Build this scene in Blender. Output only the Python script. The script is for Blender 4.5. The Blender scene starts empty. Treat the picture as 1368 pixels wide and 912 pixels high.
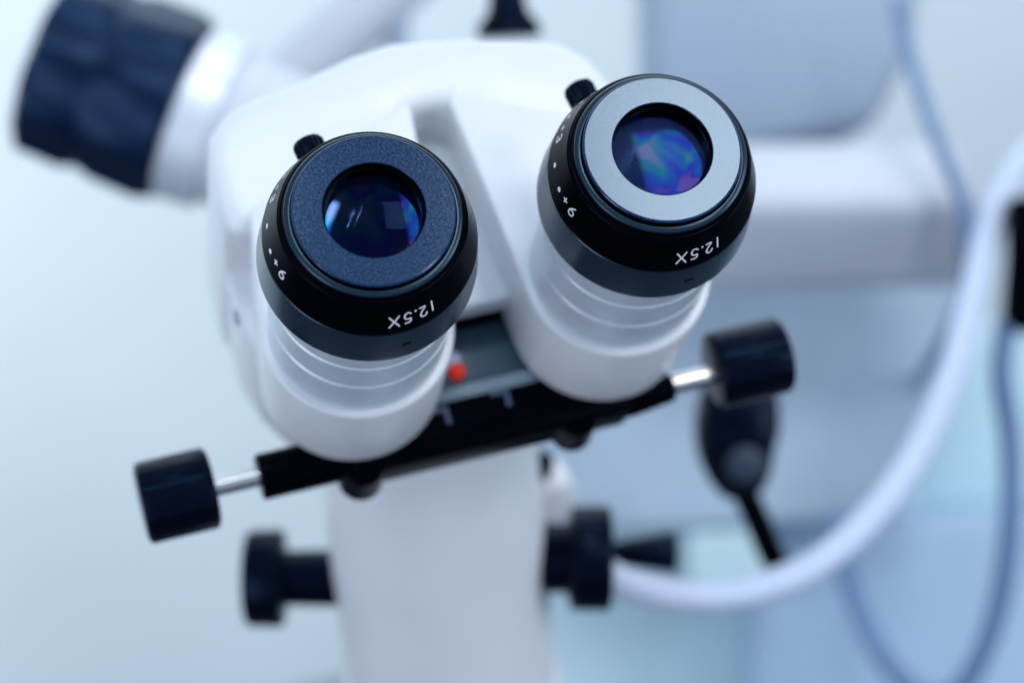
import bpy, bmesh, math, random
from math import sin, cos, pi, radians, hypot, atan2
from mathutils import Vector, Matrix, Euler

random.seed(4)
S = bpy.context.scene
COL = S.collection
MM = 0.001

# ------------------------------------------------------------------ camera
cd = bpy.data.cameras.new('camera')
cam = bpy.data.objects.new('camera', cd)
COL.objects.link(cam)
cam.location = Vector((-114.03, -426.96, 265.81)) * MM
cam.rotation_euler = (radians(55.081), radians(3.846), radians(-17.047))
cd.sensor_width = 36
cd.lens = 85
cd.clip_start = 0.01
cd.clip_end = 50
cd.dof.use_dof = True
cd.dof.focus_distance = 0.519
cd.dof.aperture_fstop = 6.3
S.camera = cam

# ------------------------------------------------------------------ light
w = bpy.data.worlds.new('World')
S.world = w
w.use_nodes = True
bg = w.node_tree.nodes['Background']
bg.inputs[0].default_value = (0.59, 0.75, 1.0, 1)
bg.inputs[1].default_value = 0.66


def area(name, loc, target, sx, sy, power, color, spin=0.0):
    l = bpy.data.lights.new(name, 'AREA')
    l.shape = 'RECTANGLE'
    l.size, l.size_y = sx, sy
    l.energy = power
    l.color = color
    o = bpy.data.objects.new(name, l)
    COL.objects.link(o)
    o.location = loc
    d = Vector(target) - Vector(loc)
    q = d.to_track_quat('-Z', 'Y')
    o.rotation_euler = (Euler((0, 0, radians(spin))).to_quaternion() @ q).to_euler()
    return o


area('overhead_light_panel', (0.485, -0.37, 1.25), (0.485, -0.37, 0), 0.34, 0.46, 5.9, (1.0, 0.96, 0.95))
area('overhead_light_panel', (0.62, -0.92, 1.05), (0.1, 0, -0.05), 0.25, 0.25, 2.4, (1.0, 0.97, 0.97))  # added lamp, gives the pale glow low in the lenses
area('side_fill_light', (-1.35, -0.70, 0.10), (0, 0.05, -0.1), 0.8, 1.0, 7.5, (0.92, 0.94, 1.0))  # added fill lamp, lights column and barrels from the left
area('side_fill_light', (1.35, -0.55, 0.10), (0, 0.05, -0.12), 0.7, 1.0, 8.0, (0.86, 0.93, 1.0))  # added fill lamp on the right, streaks the barrels
area('tube_light', (-0.15, -0.30, 1.30), (-0.15, -0.301, 0), 0.045, 0.32, 2.2, (0.70, 0.88, 1.0), -33)
area('tube_light', (-0.04, -0.30, 1.30), (-0.04, -0.301, 0), 0.030, 0.32, 1.6, (0.70, 0.88, 1.0), -33)
area('wall_fill_light', (-0.7, 0.75, -0.15), (-0.45, 1.27, -0.95), 1.0, 0.6, 7.5, (0.93, 0.98, 1.0))  # added lamp that only brightens the left part of the wall
area('wall_fill_light', (0.35, 0.60, 0.8), (0.45, 1.27, 0.3), 1.0, 0.5, 15, (0.95, 0.98, 1.0))  # second added lamp, lifts the wall behind the equipment

S.view_settings.view_transform = 'Standard'
S.view_settings.look = 'None'
S.view_settings.exposure = 0.0
S.view_settings.gamma = 1.0
S.cycles.max_bounces = 10
S.cycles.use_adaptive_sampling = False
S.cycles.denoising_input_passes = 'RGB'
S.cycles.min_light_bounces = 4
S.cycles.min_transparent_bounces = 8
S.cycles.light_sampling_threshold = 0.0

# ------------------------------------------------------------------ materials


def mat(name, color, rough=0.4, metal=0.0, spec=0.5, tint=None, noise=0.0, nscale=200.0, bump=0.0, bscale=900.0,
        speck=0.0, emit=None, coat=0.0):
    m = bpy.data.materials.new(name)
    m.use_nodes = True
    nt = m.node_tree
    b = nt.nodes['Principled BSDF']
    b.inputs['Base Color'].default_value = (*color, 1)
    b.inputs['Roughness'].default_value = rough
    b.inputs['Metallic'].default_value = metal
    b.inputs['Specular IOR Level'].default_value = spec
    b.inputs['Coat Weight'].default_value = coat
    if tint:
        b.inputs['Specular Tint'].default_value = (*tint, 1)
    if emit:
        b.inputs['Emission Color'].default_value = (*emit[0], 1)
        b.inputs['Emission Strength'].default_value = emit[1]
    tc = nt.nodes.new('ShaderNodeTexCoord')
    if noise or speck:
        n = nt.nodes.new('ShaderNodeTexNoise')
        n.inputs['Scale'].default_value = nscale
        n.inputs['Detail'].default_value = 5
        nt.links.new(tc.outputs['Object'], n.inputs['Vector'])
        r = nt.nodes.new('ShaderNodeValToRGB')
        r.color_ramp.elements[0].position = 0.3
        r.color_ramp.elements[1].position = 0.7
        r.color_ramp.elements[0].color = tuple(c * (1 - noise) for c in color) + (1,)
        r.color_ramp.elements[1].color = tuple(min(1, c * (1 + noise)) for c in color) + (1,)
        nt.links.new(n.outputs['Fac'], r.inputs['Fac'])
        nt.links.new(r.outputs['Color'], b.inputs['Base Color'])
        mr = nt.nodes.new('ShaderNodeMapRange')
        mr.inputs['From Min'].default_value = 0.3
        mr.inputs['From Max'].default_value = 0.7
        mr.inputs['To Min'].default_value = rough * (1 - noise * 0.6)
        mr.inputs['To Max'].default_value = min(1, rough * (1 + noise * 0.6))
        nt.links.new(n.outputs['Fac'], mr.inputs['Value'])
        nt.links.new(mr.outputs[0], b.inputs['Roughness'])
    if bump:
        n2 = nt.nodes.new('ShaderNodeTexNoise')
        n2.inputs['Scale'].default_value = bscale
        n2.inputs['Detail'].default_value = 3
        nt.links.new(tc.outputs['Object'], n2.inputs['Vector'])
        bp = nt.nodes.new('ShaderNodeBump')
        bp.inputs['Strength'].default_value = bump
        bp.inputs['Distance'].default_value = 0.0002
        nt.links.new(n2.outputs['Fac'], bp.inputs['Height'])
        nt.links.new(bp.outputs[0], b.inputs['Normal'])
    return m


M = dict(
    white=mat('white_enamel', (0.77, 0.785, 0.82), 0.34, noise=0.02, nscale=60, bump=0.05, bscale=1500),
    silver=mat('satin_aluminium', (0.70, 0.75, 0.82), 0.40, metal=0.35, noise=0.05, nscale=300),
    black=mat('black_plastic', (0.0015, 0.002, 0.006), 0.25, spec=0.15, tint=(0.20, 0.45, 1.0), noise=0.2, nscale=400),
    rubber=mat('blue_black_rubber', (0.002, 0.007, 0.026), 0.34, spec=0.40, tint=(0.25, 0.5, 1.0), noise=0.2, nscale=60),
    blackm=mat('matt_black_enamel', (0.001, 0.001, 0.002), 0.25, spec=0.03, tint=(0.4, 0.55, 1.0), noise=0.2, nscale=500),
    ring=mat('navy_satin_finish', (0.005, 0.022, 0.072), 0.11, spec=0.66, tint=(0.62, 0.84, 1.0), noise=0.75, nscale=2000, bump=0.05, bscale=6500),
    rim=mat('dark_navy_satin_finish', (0.002, 0.008, 0.02), 0.26, spec=0.65, tint=(0.50, 0.82, 1.0), noise=0.1, nscale=1200),
    print=mat('white_print', (0.82, 0.84, 0.9), 0.5),
    mark=mat('black_mark', (0.002, 0.002, 0.002), 0.6, spec=0.1),
    steel=mat('steel', (0.62, 0.60, 0.60), 0.25, metal=1.0, noise=0.06, nscale=500),
    plate=mat('slate_plate', (0.045, 0.09, 0.13), 0.4, noise=0.1, nscale=200),
    ledge=mat('grey_enamel', (0.27, 0.35, 0.42), 0.4, noise=0.04),
    red=mat('red_lens', (0.75, 0.03, 0.01), 0.2, emit=((1.0, 0.03, 0.01), 0.22)),
    clear=mat('pale_plastic', (0.55, 0.62, 0.75), 0.2),
    scale=mat('blue_grey_print', (0.035, 0.06, 0.13), 0.4),
    wall=mat('wall_paint', (0.74, 0.83, 0.865), 0.7, noise=0.04, nscale=3),
    highlight=mat('slate_blue_highlight', (0.010, 0.024, 0.055), 0.5),  # paler colour standing in for shine on the black connector
    floor=mat('dark_vinyl_floor', (0.04, 0.06, 0.09), 0.6, noise=0.2, nscale=6),
    greybox=mat('blue_grey_enamel', (0.30, 0.37, 0.47), 0.45, noise=0.05, nscale=20),
    armwhite=mat('pale_grey_enamel', (0.54, 0.57, 0.63), 0.4, noise=0.03, nscale=20),
    console=mat('grey_console_enamel', (0.37, 0.47, 0.57), 0.5, noise=0.12, nscale=18),
    lowcab=mat('pale_blue_laminate', (0.38, 0.52, 0.68), 0.5, noise=0.05, nscale=12),
    teal=mat('pale_teal_plastic', (0.55, 0.74, 0.78), 0.45, noise=0.05, nscale=25),
    drawer=mat('pale_teal_laminate', (0.50, 0.68, 0.74), 0.5, noise=0.06, nscale=14),
    cable=mat('white_cable_sheath', (0.52, 0.59, 0.74), 0.45, noise=0.03, nscale=150),
    bluecable=mat('blue_grey_cable_sheath', (0.14, 0.23, 0.40), 0.5, noise=0.05, nscale=150),
)


def glass_mat(name, ior, through, glint, rough=0.01, back=False, tints=None):
    """a coated glass surface: mirror by Fresnel in the coating's tint, clear (or black glass) otherwise."""
    m = bpy.data.materials.new(name)
    m.use_nodes = True
    nt = m.node_tree
    nt.nodes.clear()
    out = nt.nodes.new('ShaderNodeOutputMaterial')
    mix = nt.nodes.new('ShaderNodeMixShader')
    fr = nt.nodes.new('ShaderNodeFresnel')
    fr.inputs['IOR'].default_value = ior
    tr = nt.nodes.new('ShaderNodeBsdfDiffuse' if back else 'ShaderNodeBsdfTransparent')
    tr.inputs[0].default_value = (*through, 1)
    gl = nt.nodes.new('ShaderNodeBsdfGlossy')
    tc = nt.nodes.new('ShaderNodeTexCoord')
    n = nt.nodes.new('ShaderNodeTexNoise')
    n.inputs['Scale'].default_value = 220
    n.inputs['Detail'].default_value = 1
    nt.links.new(tc.outputs['Object'], n.inputs['Vector'])
    r = nt.nodes.new('ShaderNodeMapRange')
    r.inputs['From Min'].default_value = 0.45
    r.inputs['From Max'].default_value = 0.8
    r.inputs['To Min'].default_value = rough
    r.inputs['To Max'].default_value = rough + 0.05
    nt.links.new(n.outputs['Fac'], r.inputs['Value'])
    nt.links.new(r.outputs[0], gl.inputs['Roughness'])
    gl.inputs['Color'].default_value = (*glint, 1)
    if tints:                                        # uneven coating: its tint drifts across the glass
        n3 = nt.nodes.new('ShaderNodeTexNoise')
        n3.inputs['Scale'].default_value = 130
        n3.inputs['Detail'].default_value = 1.5
        n3.inputs['Distortion'].default_value = 0.6
        nt.links.new(tc.outputs['Object'], n3.inputs['Vector'])
        cr = nt.nodes.new('ShaderNodeValToRGB')
        el = cr.color_ramp.elements
        while len(el) < len(tints):
            el.new(0.5)
        for k, c in enumerate(tints):
            el[k].position = 0.34 + 0.32 * k / (len(tints) - 1)
            el[k].color = (*c, 1)
        nt.links.new(n3.outputs['Fac'], cr.inputs['Fac'])
        nt.links.new(cr.outputs['Color'], gl.inputs['Color'])
    nt.links.new(fr.outputs[0], mix.inputs[0])
    nt.links.new(tr.outputs[0], mix.inputs[1])
    nt.links.new(gl.outputs[0], mix.inputs[2])
    nt.links.new(mix.outputs[0], out.inputs[0])
    return m


M['glass'] = glass_mat('clear_lens_glass', 1.13, (0.80, 0.86, 1.0), (0.24, 0.38, 1.0))
M['violet'] = glass_mat('violet_coated_glass', 1.38, (0.0005, 0.0005, 0.0025), (0.25, 0.30, 1.0), 0.02, True,
                        ((0.60, 0.25, 0.80), (0.08, 0.12, 1.0), (0.05, 0.35, 1.0), (0.06, 0.75, 0.70), (0.75, 0.80, 1.0)))

# ------------------------------------------------------------------ mesh helpers (all lengths in mm)


def obj(name, bm, m, parent=None, loc=None, rot=None, smooth=40):
    me = bpy.data.meshes.new(name)
    bmesh.ops.recalc_face_normals(bm, faces=bm.faces[:])
    for v in bm.verts:
        v.co *= MM
    bm.to_mesh(me)
    bm.free()
    for p in me.polygons:
        p.use_smooth = True
    me.set_sharp_from_angle(angle=radians(smooth))
    me.materials.append(m)
    o = bpy.data.objects.new(name, me)
    COL.objects.link(o)
    if parent:
        o.parent = parent
    if loc is not None:
        o.location = Vector(loc) * MM
    if rot is not None:
        o.rotation_euler = rot
    return o


def axis_matrix(origin, d):
    q = Vector(d).normalized().to_track_quat('Z', 'Y')
    return Matrix.Translation(Vector(origin)) @ q.to_matrix().to_4x4()


def lathe(prof, n=64, mtx=None, bm=None, ripple=None):
    """prof: (z, r) pairs from one end to the other; ends with r > 0 are capped."""
    bm = bm or bmesh.new()
    mtx = mtx or Matrix()
    rings = []
    for i, (z, r) in enumerate(prof):
        if r < 1e-6:
            rings.append([bm.verts.new(mtx @ Vector((0, 0, z)))])
        else:
            rg = []
            for k in range(n):
                t = 2 * pi * k / n
                rr = r * (1 + ripple[0] * cos(ripple[1] * t)) if ripple and i in ripple[2] else r
                rg.append(bm.verts.new(mtx @ Vector((rr * cos(t), rr * sin(t), z))))
            rings.append(rg)
    for a_, b_ in zip(rings, rings[1:]):
        for k in range(n):
            k2 = (k + 1) % n
            if len(a_) == 1 and len(b_) == 1:
                continue
            if len(a_) == 1:
                bm.faces.new((a_[0], b_[k], b_[k2]))
            elif len(b_) == 1:
                bm.faces.new((a_[k], a_[k2], b_[0]))
            else:
                bm.faces.new((a_[k], a_[k2], b_[k2], b_[k]))
    for rg in (rings[0], rings[-1]):
        if len(rg) > 1 and not getattr(lathe, 'open', False):
            try:
                bm.faces.new(rg)
            except ValueError:
                pass
    return bm


def closed_lathe(prof, n=96, mtx=None):
    """profile loop (z, r): a ring with a hole."""
    bm = bmesh.new()
    mtx = mtx or Matrix()
    rings = [[bm.verts.new(mtx @ Vector((r * cos(2 * pi * k / n), r * sin(2 * pi * k / n), z))) for k in range(n)]
             for z, r in prof]
    for i in range(len(rings)):
        a_, b_ = rings[i], rings[(i + 1) % len(rings)]
        for k in range(n):
            k2 = (k + 1) % n
            bm.faces.new((a_[k], a_[k2], b_[k2], b_[k]))
    return bm


def bevel(bm, w_, seg=3, angle=30):
    es = [e for e in bm.edges if len(e.link_faces) == 2 and e.calc_face_angle(0) > radians(angle)]
    bmesh.ops.bevel(bm, geom=es, offset=w_, segments=seg, affect='EDGES', profile=0.5, clamp_overlap=True)
    return bm


def box(size, center=(0, 0, 0), bev=0.0, seg=3, mtx=None, bm=None):
    b = bmesh.new()
    bmesh.ops.create_cube(b, size=1.0)
    for v in b.verts:
        v.co = Vector((v.co.x * size[0] + center[0], v.co.y * size[1] + center[1], v.co.z * size[2] + center[2]))
    if bev:
        bevel(b, bev, seg)
    if mtx:
        b.transform(mtx)
    if bm is None:
        return b
    me = bpy.data.meshes.new('tmp')
    b.to_mesh(me)
    b.free()
    bm.from_mesh(me)
    bpy.data.meshes.remove(me)
    return bm


def prism(outline, z0, z1, bev=0.0, seg=4, mtx=None, bev_angle=30, back_scale=1.0, center=(0, 0)):
    bm = bmesh.new()
    lo = [bm.verts.new((center[0] + (x - center[0]) * back_scale, center[1] + (y - center[1]) * back_scale, z0)) for x, y in outline]
    hi = [bm.verts.new((x, y, z1)) for x, y in outline]
    bm.faces.new(lo)
    bm.faces.new(hi)
    n = len(outline)
    for i in range(n):
        j = (i + 1) % n
        bm.faces.new((lo[i], lo[j], hi[j], hi[i]))
    bmesh.ops.recalc_face_normals(bm, faces=bm.faces[:])
    if bev:
        bevel(bm, bev, seg, bev_angle)
    if mtx:
        bm.transform(mtx)
    return bm


def spline(pts, sub=10):
    P = [Vector(p) for p in pts]
    P = [2 * P[0] - P[1]] + P + [2 * P[-1] - P[-2]]
    out = []
    for i in range(1, len(P) - 2):
        for k in range(sub):
            t = k / sub
            a, b, c, d = P[i - 1], P[i], P[i + 1], P[i + 2]
            out.append(0.5 * ((2 * b) + (c - a) * t + (2 * a - 5 * b + 4 * c - d) * t * t + (3 * b - a - 3 * c + d) * t ** 3))
    out.append(P[-2])
    return out


def tube(pts, r, n=20, bm=None):
    bm = bm or bmesh.new()
    rad = r if isinstance(r, (list, tuple)) else [r] * len(pts)
    nrm = None
    rings = []
    for i, p in enumerate(pts):
        t = (pts[min(i + 1, len(pts) - 1)] - pts[max(i - 1, 0)]).normalized()
        if nrm is None:
            nrm = t.orthogonal().normalized()
        nrm = (nrm - t * nrm.dot(t)).normalized()
        b = t.cross(nrm)
        rings.append([bm.verts.new(p + rad[i] * (cos(2 * pi * k / n) * nrm + sin(2 * pi * k / n) * b)) for k in range(n)])
    for a_, b_ in zip(rings, rings[1:]):
        for k in range(n):
            bm.faces.new((a_[k], a_[(k + 1) % n], b_[(k + 1) % n], b_[k]))
    bm.faces.new(rings[0])
    bm.faces.new(rings[-1])
    return bm


def tag(o, label, cat, group=None):
    o['label'] = label
    o['category'] = cat
    if group:
        o['group'] = group
    return o


# ------------------------------------------------------------------ the setting
wl = obj('wall', box((6000, 60, 5000), (0, 0, 0)), M['wall'], loc=(300, 1300, -700))
wl['kind'] = 'structure'
fl = obj('floor', box((6000, 6000, 60), (0, 0, 0)), M['floor'], loc=(300, -1700, -1330))
fl['kind'] = 'structure'

# ------------------------------------------------------------------ the microscope
# world axes: x along the pair of eyepieces, z up; the head is tipped back 35 degrees,
# so in head axes z points out of the eyepieces and y up the face of the head.
BASE = Vector((-6, 100, -420))
scope = bpy.data.objects.new('binocular_microscope', None)
COL.objects.link(scope)
scope.location = BASE * MM
tag(scope, 'white binocular microscope with two black 12.5X eyepieces above a black cross bar', 'microscope')
HEAD = Matrix.Translation(-BASE) @ Matrix.Rotation(radians(35), 4, 'X')   # head axes -> scope axes
WORLD = Matrix.Translation(-BASE)                                        # world axes -> scope axes
HX = 32.23


def arc(cx, cy, r, a0, a1, n):
    return [(cx + r * cos(radians(a0 + (a1 - a0) * k / n)), cy + r * sin(radians(a0 + (a1 - a0) * k / n))) for k in range(n + 1)]


# prism housings: tongue-shaped blocks, round at the lower end
for s in (-1, 1):
    cx = s * HX
    R_ = 23.0
    # outline from the outer side, round the lower end, up the inner side to the sloping top
    def fillet(p, c, q, r, n=8):
        p, c, q = Vector(p), Vector(c), Vector(q)
        a, b = (p - c).normalized(), (q - c).normalized()
        half = a.angle(b) / 2
        d = r / math.tan(half)
        o = c + (a + b).normalized() * (r / sin(half))
        v0, v1 = c + a * d - o, c + b * d - o
        return [tuple(o + v0.slerp(v1, k / n)) for k in range(n + 1)]
    A_, B_ = (R_ + 0.6, 39.0), (-30.0, 57.5)          # outer and inner top corners, x outward from the barrel axis
    o_ = arc(0, 0, R_, 0, -176, 40)
    o_ += fillet((-R_ + 0.1, 0), B_, A_, 3.0) + fillet(B_, A_, (R_, 0), 7.0)
    o_ = [(cx + s * x, y) for x, y in o_]
    obj('prism_housing', prism(o_, -97.5, -64.5, 2.2, 5, HEAD, 40, 0.985, (cx, 10)), M['white'], scope, smooth=35)

# dome topped body of the head behind the housings
dome = [(5.0, 53.5), (-5.0, 53.5), (-9, 31), (-55.6, 31), (-56, 40), (-55.6, 52), (-53.5, 59), (-48.5, 64), (-41, 66.5), (-30, 68.4), (-14, 72.6), (-4, 74.0), (14.4, 71.3),
        (30, 67.5), (38, 64.6), (44, 58.5), (47.5, 50), (50, 38), (50.5, 31), (9, 31)]
obj('head_body', prism(dome, -150, -68.5, 7.5, 6, HEAD, 60), M['white'], scope, smooth=30)
obj('web_panel', box((26, 49, 8), (0, 30, -88), 1.5, 3, HEAD), M['white'], scope)
# lower back of the head
obj('head_block', prism([(-55.3, 34), (-55.0, 18), (-52, 8), (-46, -2), (-38, -8), (38, -8), (46, -2), (49, 8), (50, 18), (50, 34)], -142, -107, 4, 5, HEAD, 60), M['white'], scope, smooth=35)
for s in (-1, 1):
    obj('side_cheek', prism([(s * x, y) for x, y in ((55.2, 34), (54.8, 18), (51.8, 8), (45.8, -2), (38, -7.8), (21, -7.8), (21, 34))], -108, -96.5, 0.8, 2, HEAD, 60), M['white'], scope, smooth=35)

# indicator plate between the housings
pl = obj('indicator_plate', box((34, 26, 6), (0, -1.5, -103), 0.6, 2, HEAD), M['plate'], scope)
obj('plate_ledge', box((34, 5.0, 9), (1, -11.0, -103), 0.8, 2, HEAD), M['ledge'], pl)
obj('cover_strip', box((36, 4.4, 10), (1, 8.2, -102), 0.8, 2, HEAD), M['blackm'], pl)
obj('lamp_socket', lathe([(-100.5, 2.6), (-98.5, 2.6), (-98.2, 2.2)], 24, HEAD @ Matrix.Translation((-6.6, -1.8, 0))), M['clear'], pl)
obj('indicator_lamp', lathe([(-100.5, 2.0), (-98.0, 2.0), (-97.2, 1.65), (-96.7, 0.95), (-96.5, 0)], 24,
                            HEAD @ Matrix.Translation((-5.9, -5.0, 0))), M['red'], pl)

# cross bar with its rack, sleeves, shafts and knobs
BX = -19.0
bar = box((72, 13, 13), (-2, BX, -103), 1.5, 3)
obj('cross_bar', (bar.transform(HEAD), bar)[1], M['blackm'], scope)
AX = lambda x, y=BX, z=-103: HEAD @ Matrix.Translation((x, y, z)) @ Matrix.Rotation(pi / 2, 4, 'Y')
obj('bar_sleeve', lathe([(0, 5.2), (0.5, 5.7), (22, 5.7), (25, 5.7)], 40, AX(-60, -18.6)), M['blackm'], scope)
obj('bar_sleeve', lathe([(0, 5.2), (8, 5.0), (16, 4.0), (18.5, 3.6), (19, 3.0)], 40, AX(28, -20.6)), M['blackm'], scope)
for x, y in ((-35, -26.0), (20, -26.5)):
    obj('clamp_screw', lathe([(-7, 4.6), (-6.4, 5.6), (5.0, 5.6), (5.8, 4.8)], 36, HEAD @ Matrix.Translation((x, y + 3.2, -104))), M['blackm'], scope)
for i, (x, y) in enumerate(((-13.6, -14.6), (2.2, -13.6))):
    bmk = box((4.6, 1.3, 0.5), (x, y, -96.4), 0.1, 1)
    box((1.3, 3.6, 0.5), (x + 1.7, y - 2.2, -96.42), 0.1, 1, bm=bmk)
    obj('scale_mark', (bmk.transform(HEAD), bmk)[1], M['scale'], scope)
obj('shaft', lathe([(0, 2.4), (16, 2.4)], 24, AX(-74, -18.3)), M['steel'], scope)
obj('shaft', lathe([(0, 2.6), (17, 2.6)], 24, AX(43, -20.0)), M['steel'], scope)


def fluted(x0, x1, r, n, y, d):
    L = x1 - x0
    prof = [(0, r - 1.6), (0.35, r - 0.6), (1.1, r), (L - 1.1, r), (L - 0.35, r - 0.6), (L, r - 1.6)]
    return lathe(prof, 96, AX(x0, y), ripple=(d, n, (2, 3)))


obj('cross_knob', fluted(-89.3, -71.2, 10.0, 24, -18.2, 0.008), M['black'], scope)
obj('cross_knob', fluted(58.2, 77.8, 9.8, 24, -19.0, 0.008), M['black'], scope)

# the round column
cx_, cy_ = -6.0, 100.0
obj('column', lathe([(-420, 33), (-231, 33), (-228, 32.2), (-227, 31), (-100, 30.6), (-97, 29.6), (-95, 27)], 96,
                    WORLD @ Matrix.Translation((cx_, cy_, 0))), M['white'], scope)
KD = Vector((0.954, -0.292, -0.067))
KX = lambda t, z: axis_matrix(Vector((cx_, cy_, z)) + KD * t - BASE, KD)
kb = obj('column_knob', lathe([(0, 11.0), (0.6, 13.0), (2, 14.0), (10.4, 14.2), (11.6, 13.2), (12.0, 10)], 72, KX(-57.0, -189)), M['black'], scope)
obj('knob_neck', lathe([(0, 8.0), (11, 8.2), (22, 8.6)], 48, KX(-46, -189)), M['black'], kb)
kb = obj('column_knob', lathe([(0, 11), (0.6, 13.5), (1.6, 15.0), (11.6, 15.2), (12.6, 14.4), (13.2, 12)], 72, KX(36.8, -181.6)), M['black'], scope)
obj('knob_neck', lathe([(0, 10.0), (12, 10.2)], 48, KX(25.5, -181.6)), M['black'], kb)
obj('lock_lever', lathe([(0, 3.0), (2, 3.6), (20, 6.4), (21, 5.8), (21.6, 4)], 36,
                        axis_matrix(Vector((49, 114.9, -208.4)) - BASE, (0.957, -0.287, -0.05))), M['black'], scope)
obj('mount_lug', box((14, 14, 15), (34, 124, -187), 2.5, 3, WORLD), M['white'], scope)
obj('mount_screw', lathe([(0, 4.0), (4, 4.0), (4.8, 3.2)], 28, axis_matrix(Vector((32, 122, -176)) - BASE, (0, -0.4, 1))), M['black'], scope)

# eyepieces: each is its dark body, with the rest as children
R0, H0, R1, H1 = 20.3, 4.2, 23.2, 13.0      # the lettered cone
SL = hypot(R1 - R0, H1 - H0)


def on_cone(theta, s, off):
    f = s / SL
    r = R0 + (R1 - R0) * f + off * (H1 - H0) / SL
    h = H0 + (H1 - H0) * f - off * (R1 - R0) / SL
    return Vector((r * cos(theta), r * sin(theta), -h))


GL = {
    '1': [[(0, 0), (0, 1)]],
    '2': [[(-.30, .74), (-.26, .88), (-.13, .98), (.05, 1), (.22, .93), (.30, .76), (.25, .58), (.05, .33), (-.32, 0), (.34, 0)]],
    '5': [[(.27, 1), (-.22, 1), (-.27, .56), (-.1, .64), (.1, .62), (.26, .49), (.31, .3), (.24, .11), (.07, 0), (-.13, .01), (-.3, .15)]],
    'X': [[(-.34, 0), (.34, 1)], [(-.34, 1), (.34, 0)]],
    '3': [[(-.28, .84), (-.13, .98), (.07, 1), (.24, .88), (.26, .71), (.12, .56), (-.05, .54), (.16, .5), (.3, .33), (.27, .13), (.1, 0), (-.12, 0), (-.3, .15)]],
    '6': [[(.22, 1), (-.02, .82), (-.22, .55), (-.31, .3), (-.24, .09), (-.05, 0), (.13, .01), (.29, .16), (.3, .36), (.17, .54), (-.02, .58), (-.2, .48), (-.3, .33)]],
    '+': [[(-.3, .5), (.3, .5)], [(0, .2), (0, .8)]],
    '.': [[(-.05, .06), (.05, .06)]],
}


def chaikin(p, it=2):
    if len(p) < 4:
        return p
    for _ in range(it):
        q = [p[0]]
        for a, b in zip(p, p[1:]):
            if a is p[0]:
                q.append((.25 * a[0] + .75 * b[0], .25 * a[1] + .75 * b[1]))
            elif b is p[-1]:
                q.append((.75 * a[0] + .25 * b[0], .75 * a[1] + .25 * b[1]))
            else:
                q += [(.75 * a[0] + .25 * b[0], .75 * a[1] + .25 * b[1]), (.25 * a[0] + .75 * b[0], .25 * a[1] + .75 * b[1])]
        p = q + [p[-1]]
    return p


def stroke(bm, poly, w_, place):
    """a ribbon with a real thickness along a 2D polyline, laid on a surface by place(x, y, off)."""
    pts = []
    for a, b in zip(poly, poly[1:]):
        n = max(1, int(hypot(b[0] - a[0], b[1] - a[1]) / 0.4))
        pts += [(a[0] + (b[0] - a[0]) * k / n, a[1] + (b[1] - a[1]) * k / n) for k in range(n)]
    pts.append(poly[-1])
    ex = lambda p, q: (p[0] + (p[0] - q[0]) / max(1e-9, hypot(p[0] - q[0], p[1] - q[1])) * w_ * .4,
                       p[1] + (p[1] - q[1]) / max(1e-9, hypot(p[0] - q[0], p[1] - q[1])) * w_ * .4)
    pts = [ex(pts[0], pts[1])] + pts + [ex(pts[-1], pts[-2])]
    rows = []
    for i, p in enumerate(pts):
        a, b = pts[max(i - 1, 0)], pts[min(i + 1, len(pts) - 1)]
        dx, dy = b[0] - a[0], b[1] - a[1]
        L = hypot(dx, dy) or 1
        ww = w_ * (.30 if i in (0, len(pts) - 1) else .5)
        nx, ny = -dy / L * ww, dx / L * ww
        rows.append([bm.verts.new(place(p[0] + sx * nx, p[1] + sx * ny, of)) for sx, of in ((1, .0), (1, .045), (-1, .045), (-1, .0))])
    for a, b in zip(rows, rows[1:]):
        for k in range(4):
            bm.faces.new((a[k], a[(k + 1) % 4], b[(k + 1) % 4], b[k]))
    bm.faces.new(rows[0])
    bm.faces.new(rows[-1])


def glyph(bm, ch, theta, s, height, w_, flip):
    """flip: letter tops towards the barrel, reading clockwise; else tops towards the eye."""
    rm = R0 + (R1 - R0) * s / SL
    sg = 1 if flip else -1

    def place(x, y, off):
        return on_cone(theta - sg * x / rm, s + sg * y, off)
    xs = 0.8 if flip and ch != 'X' else 1.0
    for p in GL[ch]:
        q = chaikin([(x * height * xs, (y - .5) * height) for x, y in p], 2)
        stroke(bm, q, w_, place)


def dot(bm, theta, s, rt, rs):
    rm = R0 + (R1 - R0) * s / SL
    for off in (0.0, 0.05):
        ring = [bm.verts.new(on_cone(theta + rt * cos(2 * pi * k / 16) / rm, s + rs * sin(2 * pi * k / 16), off)) for k in range(16)]
        if off:
            bm.faces.new(ring)
            for k in range(16):
                bm.faces.new((last[k], last[(k + 1) % 16], ring[(k + 1) % 16], ring[k]))
        last = ring


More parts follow.
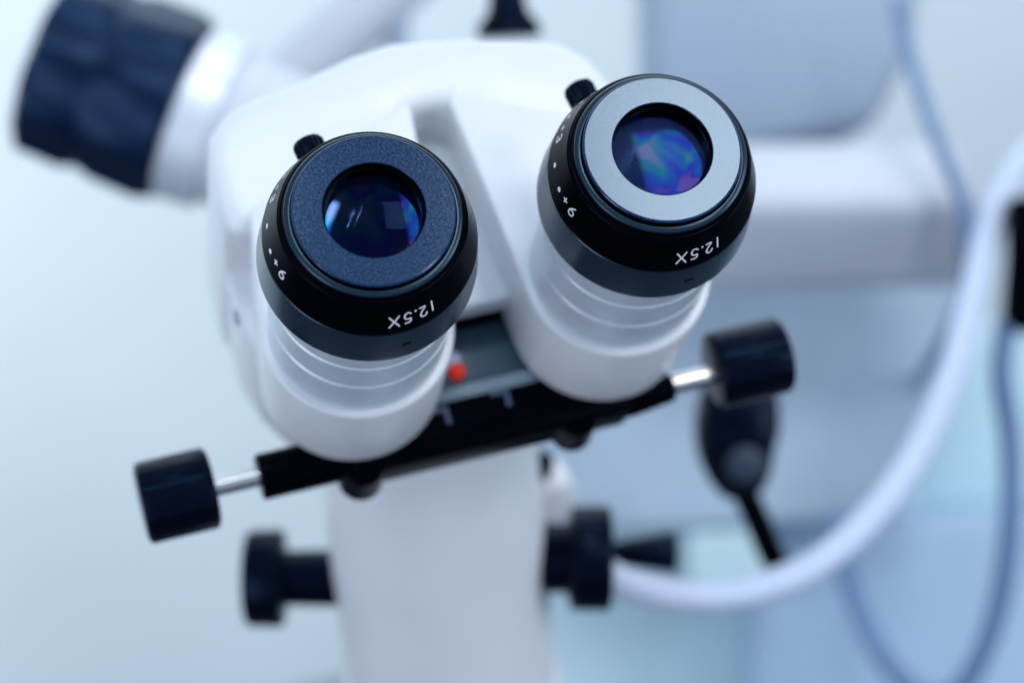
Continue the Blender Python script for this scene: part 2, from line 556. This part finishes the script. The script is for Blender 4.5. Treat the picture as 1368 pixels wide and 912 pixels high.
def make_eyepiece():
    # dark body: lettered cone with grooves above it
    body = obj('eyepiece', closed_lathe([
        (-0.75, 11.6), (-0.75, 17.2), (-2.4, 17.3), (-2.55, 18.9), (-2.9, 19.2), (-3.4, 19.35),
        (-3.5, 19.75), (-3.85, 19.95), (-H0 + 0.05, R0 - 0.1), (-H0, R0), (-H1, R1), (-H1 - 0.35, R1 - 0.12), (-H1 - 0.6, R1 - 0.4), (-26, 20), (-26, 14), (-10, 11.6)], 128),
        M['blackm'], scope, smooth=28)
    obj('eye_ring', closed_lathe([(-0.16, 10.95), (-0.06, 11.02), (0, 11.15), (0, 16.95), (-0.10, 17.25), (-0.35, 17.42), (-0.62, 17.42), (-0.7, 17.3),
                                  (-0.7, 11.8), (-0.5, 11.1)], 128), M['ring'], body, smooth=12)
    obj('inner_sleeve', closed_lathe([(-0.14, 10.88), (-0.2, 11.0), (-0.9, 11.55), (-16, 11.55), (-16, 10.35), (-2.0, 10.35), (-1.9, 10.75), (-0.6, 10.75)], 128), M['blackm'], body, smooth=40)
    obj('step_ring', closed_lathe([(-2.35, 17.5), (-1.75, 17.75), (-1.75, 18.0), (-2.1, 18.75), (-2.35, 18.95), (-2.6, 18.95), (-2.6, 17.5)], 128), M['rim'], body, smooth=50)
    obj('barrel_rim', closed_lathe([(-H1 - 0.5, R1 - 0.15), (-H1 - 0.75, R1 + 0.05), (-23.5, 24.25), (-25.4, 24.25), (-26.3, 23.5), (-26.4, 20.5), (-H1 - 0.5, 20.5)], 128),
        M['rim'], body, smooth=28)
    # convex eye lens and its seat
    rr_ = (10.7, 10.2, 9.6, 8.6, 7.6, 6.6, 5.6, 4.6, 3.6, 2.6, 1.6, 0.8, 0)
    obj('eye_lens', lathe([(-3.6, 10.7)] + [(-0.8 - 0.0125 * r * r, r) for r in rr_], 96), M['glass'], body, smooth=60)
    obj('field_lens', lathe([(-7.5, 10.7)] + [(-4.4 - 0.0033 * r * r, r) for r in rr_], 96), M['violet'], body, smooth=60)
    # silver tube down into the housing
    obj('silver_tube', lathe([(-26.2, 20.6), (-27.2, 20.9), (-38.6, 20.95), (-38.9, 20.6), (-39.6, 20.6), (-39.9, 21.0), (-49.6, 21.1), (-49.9, 20.75), (-50.6, 20.75), (-50.9, 21.15), (-68, 21.2)], 96),
        M['silver'], body, smooth=28)
    # engraved writing: 12.5X and the dioptre scale, every character a piece of its own
    for ch, deg, sl, hgt, flip in (('1', -69.2, 5.0, 3.15, True), ('2', -75.0, 5.2, 3.15, True), 
                                   ('5', -84.5, 5.2, 3.15, True), ('X', -92.4, 5.5, 3.2, True),
                                   ('+', 188.2, 5.2, 2.1, False), ('6', 195.8, 5.2, 2.6, False),
                                   ('+', 141.2, 5.4, 2.0, False), ('3', 148.4, 5.4, 2.5, False)):
        t = bmesh.new()
        glyph(t, ch, radians(deg), sl, hgt, 0.38 if flip else 0.36, flip)
        obj({'+': 'plus_sign', '.': 'decimal_point', 'X': 'letter'}.get(ch, 'digit'), t, M['print'], body, smooth=40)
    for deg in (180.2, 165.0, 132.6, 120.5, 111.5):
        t = bmesh.new()
        dot(t, radians(deg), 5.9, 0.62, 0.52)
        obj('scale_dot', t, M['print'], body, smooth=40)
    t = bmesh.new()
    dot(t, radians(-79.7), 3.85, 0.27, 0.27)
    obj('decimal_point', t, M['print'], body, smooth=40)
    mk = bmesh.new()
    rows = []
    for k in range(7):
        th = radians(-87.6 + 5.2 * k / 6)
        rows.append([mk.verts.new(Vector((rr * cos(th), rr * sin(th), -z))) for rr, z in ((23.9, 19.0), (23.78, 19.0), (23.86, 19.8), (23.95, 19.8))])
    for a, b in zip(rows, rows[1:]):
        for k in range(4):
            mk.faces.new((a[k], a[(k + 1) % 4], b[(k + 1) % 4], b[k]))
    mk.faces.new(rows[0])
    mk.faces.new(rows[-1])
    obj('index_mark', mk, M['mark'], body)
    th = radians(98.5)
    d = Vector((cos(th), sin(th), 0))
    mx = axis_matrix(Vector((0, 0, -31)), d)
    obj('lock_screw', lathe([(18, 1.8), (28.6, 1.8), (28.7, 3.2), (29.0, 3.5), (32.6, 3.5), (33.4, 3.2), (33.9, 2.2), (34, 0)], 72, mx,
                            ripple=(0.05, 18, (3, 4))), M['black'], body, smooth=25)
    return body


EYE_ROT = (radians(35), 0, 0)
e1 = make_eyepiece()
e1.location = (Vector((-HX, 0.59 * -0.7, 0.59)) - BASE) * MM
e1.rotation_euler = EYE_ROT
e1['label'] = 'eyepiece over the cross knob with the dark blue eye ring and nearly black lens'
e2 = e1.copy()
COL.objects.link(e2)
e2.location = (Vector((HX, 0, 0)) - BASE) * MM
e2['label'] = 'eyepiece with the pale shining eye ring and a coloured glow in its lens'
for ch in list(e1.children):
    c = ch.copy()
    COL.objects.link(c)
    c.parent = e2
    c.matrix_parent_inverse = Matrix()

# small screw on the side of the head
obj('side_screw', lathe([(0, 1.9), (0.8, 1.9), (1.1, 1.4)], 20, HEAD @ axis_matrix((-56.0, 18.5, -90), (-1, 0, 0))), M['greybox'], scope)

# ribbed side knob behind the head, on a white tube
kc = Vector((-39.2, 281.9, -121.3))
kd = Vector((-34.3, 19.9, 15.4)).normalized()
mk_ = axis_matrix(kc - BASE, kd)
side = obj('side_knob', lathe([(-2, 29), (0, 31.2), (3, 31.8), (19, 31.4), (24, 30.6), (26, 30.4), (30, 31.6), (45, 31.2), (47, 29.0), (48, 22), (48.2, 0)], 120, mk_,
                              ripple=(0.034, 9, (2, 3, 6, 7))), M['rubber'], scope, smooth=30)
obj('knob_collar', lathe([(-16, 26), (-15, 28.5), (-3, 29.5), (-1.5, 28)], 96, mk_), M['silver'], side)
obj('side_tube', lathe([(-150, 25), (-15, 25.5), (-14, 24)], 96, mk_), M['armwhite'], scope)

# small black knob above the head
mt = axis_matrix(Vector((61.8, 231.7, -92)) - BASE, (0.16, 0.5, 0.85))
obj('top_knob', lathe([(0, 9.6), (1.0, 10.4), (4, 10.0), (8, 6.6), (12, 5.8), (30, 5.8), (31, 5)], 64, mt), M['black'], scope)
obj('top_arm', lathe([(0, 13), (90, 13), (93, 12), (94, 8)], 64,
                     axis_matrix(Vector((-4, 364, -176)) - BASE, (0.84, 0.16, 0.52))), M['armwhite'], scope)
obj('support_rod', lathe([(0, 4.6), (160, 4.6)], 40, axis_matrix(Vector((50, 352, -168)) - BASE, (0.2, 0.53, 0.82))), M['greybox'], scope)

# ------------------------------------------------------------------ equipment behind
CAMR = Vector((0.954, -0.292, -0.067))
CAMU = Vector((0.22, 0.531, 0.818))
CAMB = Vector((-0.204, -0.795, 0.571))


def slab(name, corners, depth, bev, m, label, cat, seg=4):
    """a block with the given front corners, running back away from its face."""
    P = [Vector(p) for p in corners]
    c = sum(P, Vector()) / len(P)
    n = (P[1] - P[0]).cross(P[2] - P[0]).normalized()
    if n.dot(CAMB) > 0:
        n = -n
    bm = bmesh.new()
    f = [bm.verts.new(p - c) for p in P]
    b = [bm.verts.new(p - c + n * depth) for p in P]
    bm.faces.new(f)
    bm.faces.new(b)
    for i in range(len(P)):
        j = (i + 1) % len(P)
        bm.faces.new((f[i], f[j], b[j], b[i]))
    bmesh.ops.recalc_face_normals(bm, faces=bm.faces[:])
    bevel(bm, bev, seg, 25)
    return tag(obj(name, bm, m, loc=c), label, cat)


lamp_housing = slab('lamp_housing', [(157.2, 379.9, -142.4), (262.1, 347.7, -149.8), (248.3, 327.8, -182.4), (226.3, 315.2, -207.8), (178.0, 324.2, -212.6), (140.7, 334.1, -212.1)],
                    70, 9, M['greybox'], 'blue grey housing with a rounded lower corner hanging behind the pale eyepiece', 'housing')
ma = axis_matrix((142.0, 285.2, -209.6), (0.955, -0.284, -0.056))
arm = box((46, 42, 130), (0, 0, 35), 9, 5, ma)
tag(obj('support_arm', arm, M['armwhite']), 'white rounded support arm reaching sideways below the blue grey housing', 'arm')
slab('console', [(92.0, 349.4, -260.7), (259.5, 298.6, -271.7), (243.4, 275.4, -309.7), (212.1, 253.8, -350.9), (74.7, 292.4, -346.2)],
     80, 5, M['console'], 'grey sloping console under the white support arm', 'console')
slab('cabinet', [(172.9, 299.3, -371.6), (291.0, 263.1, -379.9), (270.6, 213.8, -455.9), (149.5, 250.9, -447.3)],
     120, 5, M['lowcab'], 'pale blue cabinet low behind the hanging cable loop', 'cabinet')
slab('box', [(129.1, 268.2, -343.0), (158.8, 259.8, -344.1), (154.9, 246.5, -364.0), (125.1, 254.8, -363.1)],
     30, 4, M['teal'], 'small pale teal box under the console beside the black lever', 'box')

slab('drawer_unit', [(86.1, 358.5, -390.1), (181.9, 329.1, -396.9), (157.8, 276.8, -478.4), (64.1, 305.5, -471.8)],
     60, 5, M['drawer'], 'pale teal drawer unit low beside the round column', 'drawer unit')
slab('panel', [(274.7, 368.1, -344.6), (334.1, 349.8, -348.8), (316.1, 306.3, -415.9), (256.6, 324.5, -411.7)],
     20, 4, M['drawer'], 'pale teal panel behind the black plug', 'panel')

CABLE = [(44.0, 107.7, -208.1), (49.2, 102.4, -210.1), (59.7, 98.9, -214.7), (74.1, 99.3, -221.4), (92.6, 102.8, -227.4), (116.4, 112.2, -232.0), (140.2, 125.6, -231.2), (163.5, 142.6, -225.4), (185.2, 163.3, -215.1), (206.8, 190.8, -204.2), (225.2, 216.6, -196.7), (245.8, 240.0, -191.8), (269.7, 258.8, -192.0), (301.6, 277.7, -198.2)]
tag(obj('cable', tube(spline(CABLE), 5.0, 28), M['cable']), 'thick white cable curving up from the column knob to the upper right', 'cable')
THIN = [(226.7, 297.7, -144.6), (224.1, 283.7, -156.2), (220.4, 260.3, -167.4), (218.5, 238.9, -176.9), (219.2, 226.4, -187.0), (218.0, 218.1, -198.9), (216.4, 214.4, -215.1), (218.5, 228.4, -243.9), (225.9, 260.5, -284.1), (240.7, 306.3, -337.6), (253.0, 341.3, -389.6)]
tag(obj('cable', tube(spline(THIN), 2.6, 20), M['bluecable']), 'thin blue grey cable running down past the rounded end of the white support arm', 'cable')
LOOP = [(178.9, 240.5, -328.8), (175.4, 221.5, -339.0), (173.9, 203.8, -346.6), (175.6, 185.4, -354.2), (181.0, 168.5, -358.2), (189.0, 157.5, -353.1), (198.3, 155.0, -335.8), (206.5, 157.5, -311.9), (212.1, 163.6, -283.9), (216.6, 175.4, -257.2), (216.8, 185.2, -234.7), (222.5, 194.3, -219.9)]
tag(obj('cable', tube(spline(LOOP), 4.0, 24), M['bluecable']), 'blue grey cable hanging in a deep loop below the black plug', 'cable')
pd = Vector((239.6, 213.2, -187.5)) - Vector((225.5, 190.0, -224.9))
mp = axis_matrix((232, 190, -224.9), pd)
tag(obj('plug', lathe([(0, 9), (1, 11.5), (3, 12.5), (26, 12.8), (42, 14.5), (46, 14), (47, 12)], 64, mp), M['blackm']), 'big black plug with the looped cable entering it from below', 'plug')
CONN = [(105.9, 149.1, -184.4), (102.9, 143.7, -193.0), (100.6, 138.7, -200.7), (100.8, 132.6, -212.7), (103.7, 129.3, -223.3), (107.8, 128.4, -237.1), (114.2, 130.1, -249.9), (126.0, 134.5, -253.6), (140.9, 141.5, -252.5), (157.0, 150.6, -248.2), (169.5, 157.5, -241.0), (186.3, 173.4, -235.8)]
cp = spline(CONN, 8)
rad = []
for i in range(len(cp)):
    f = i / 8
    rad.append(max(4.2, 13.6 * math.sqrt(max(0.0, 1 - ((f - 1.15) / 2.15) ** 2)) if f < 3.1 else 4.2))
conn = bpy.data.objects.new('cable_connector', None)
COL.objects.link(conn)
conn.location = Vector(CONN[0]) * MM
tag(conn, 'black pear shaped connector with its black cord hanging below the cross knob', 'connector')
k3 = 8 * 3 + 1
off = Vector(CONN[0])
obj('connector_body', tube([p - off for p in cp[:k3 + 1]], rad[:k3 + 1], 32), M['black'], conn)
obj('cord', tube([p - off for p in cp[k3 - 2:]], [4.2] * (len(cp) - k3 + 2), 24), M['blackm'], conn)
obj('connector_highlight', lathe([(0, 6.2), (2.2, 5.6), (2.8, 4.6)], 32, axis_matrix(Vector((99.8, 136.4, -204.0)) - off + CAMB * 10.6 + CAMR * 1.5, CAMB)), M['highlight'], conn)  # painted highlight: a bluish disc where the connector catches light
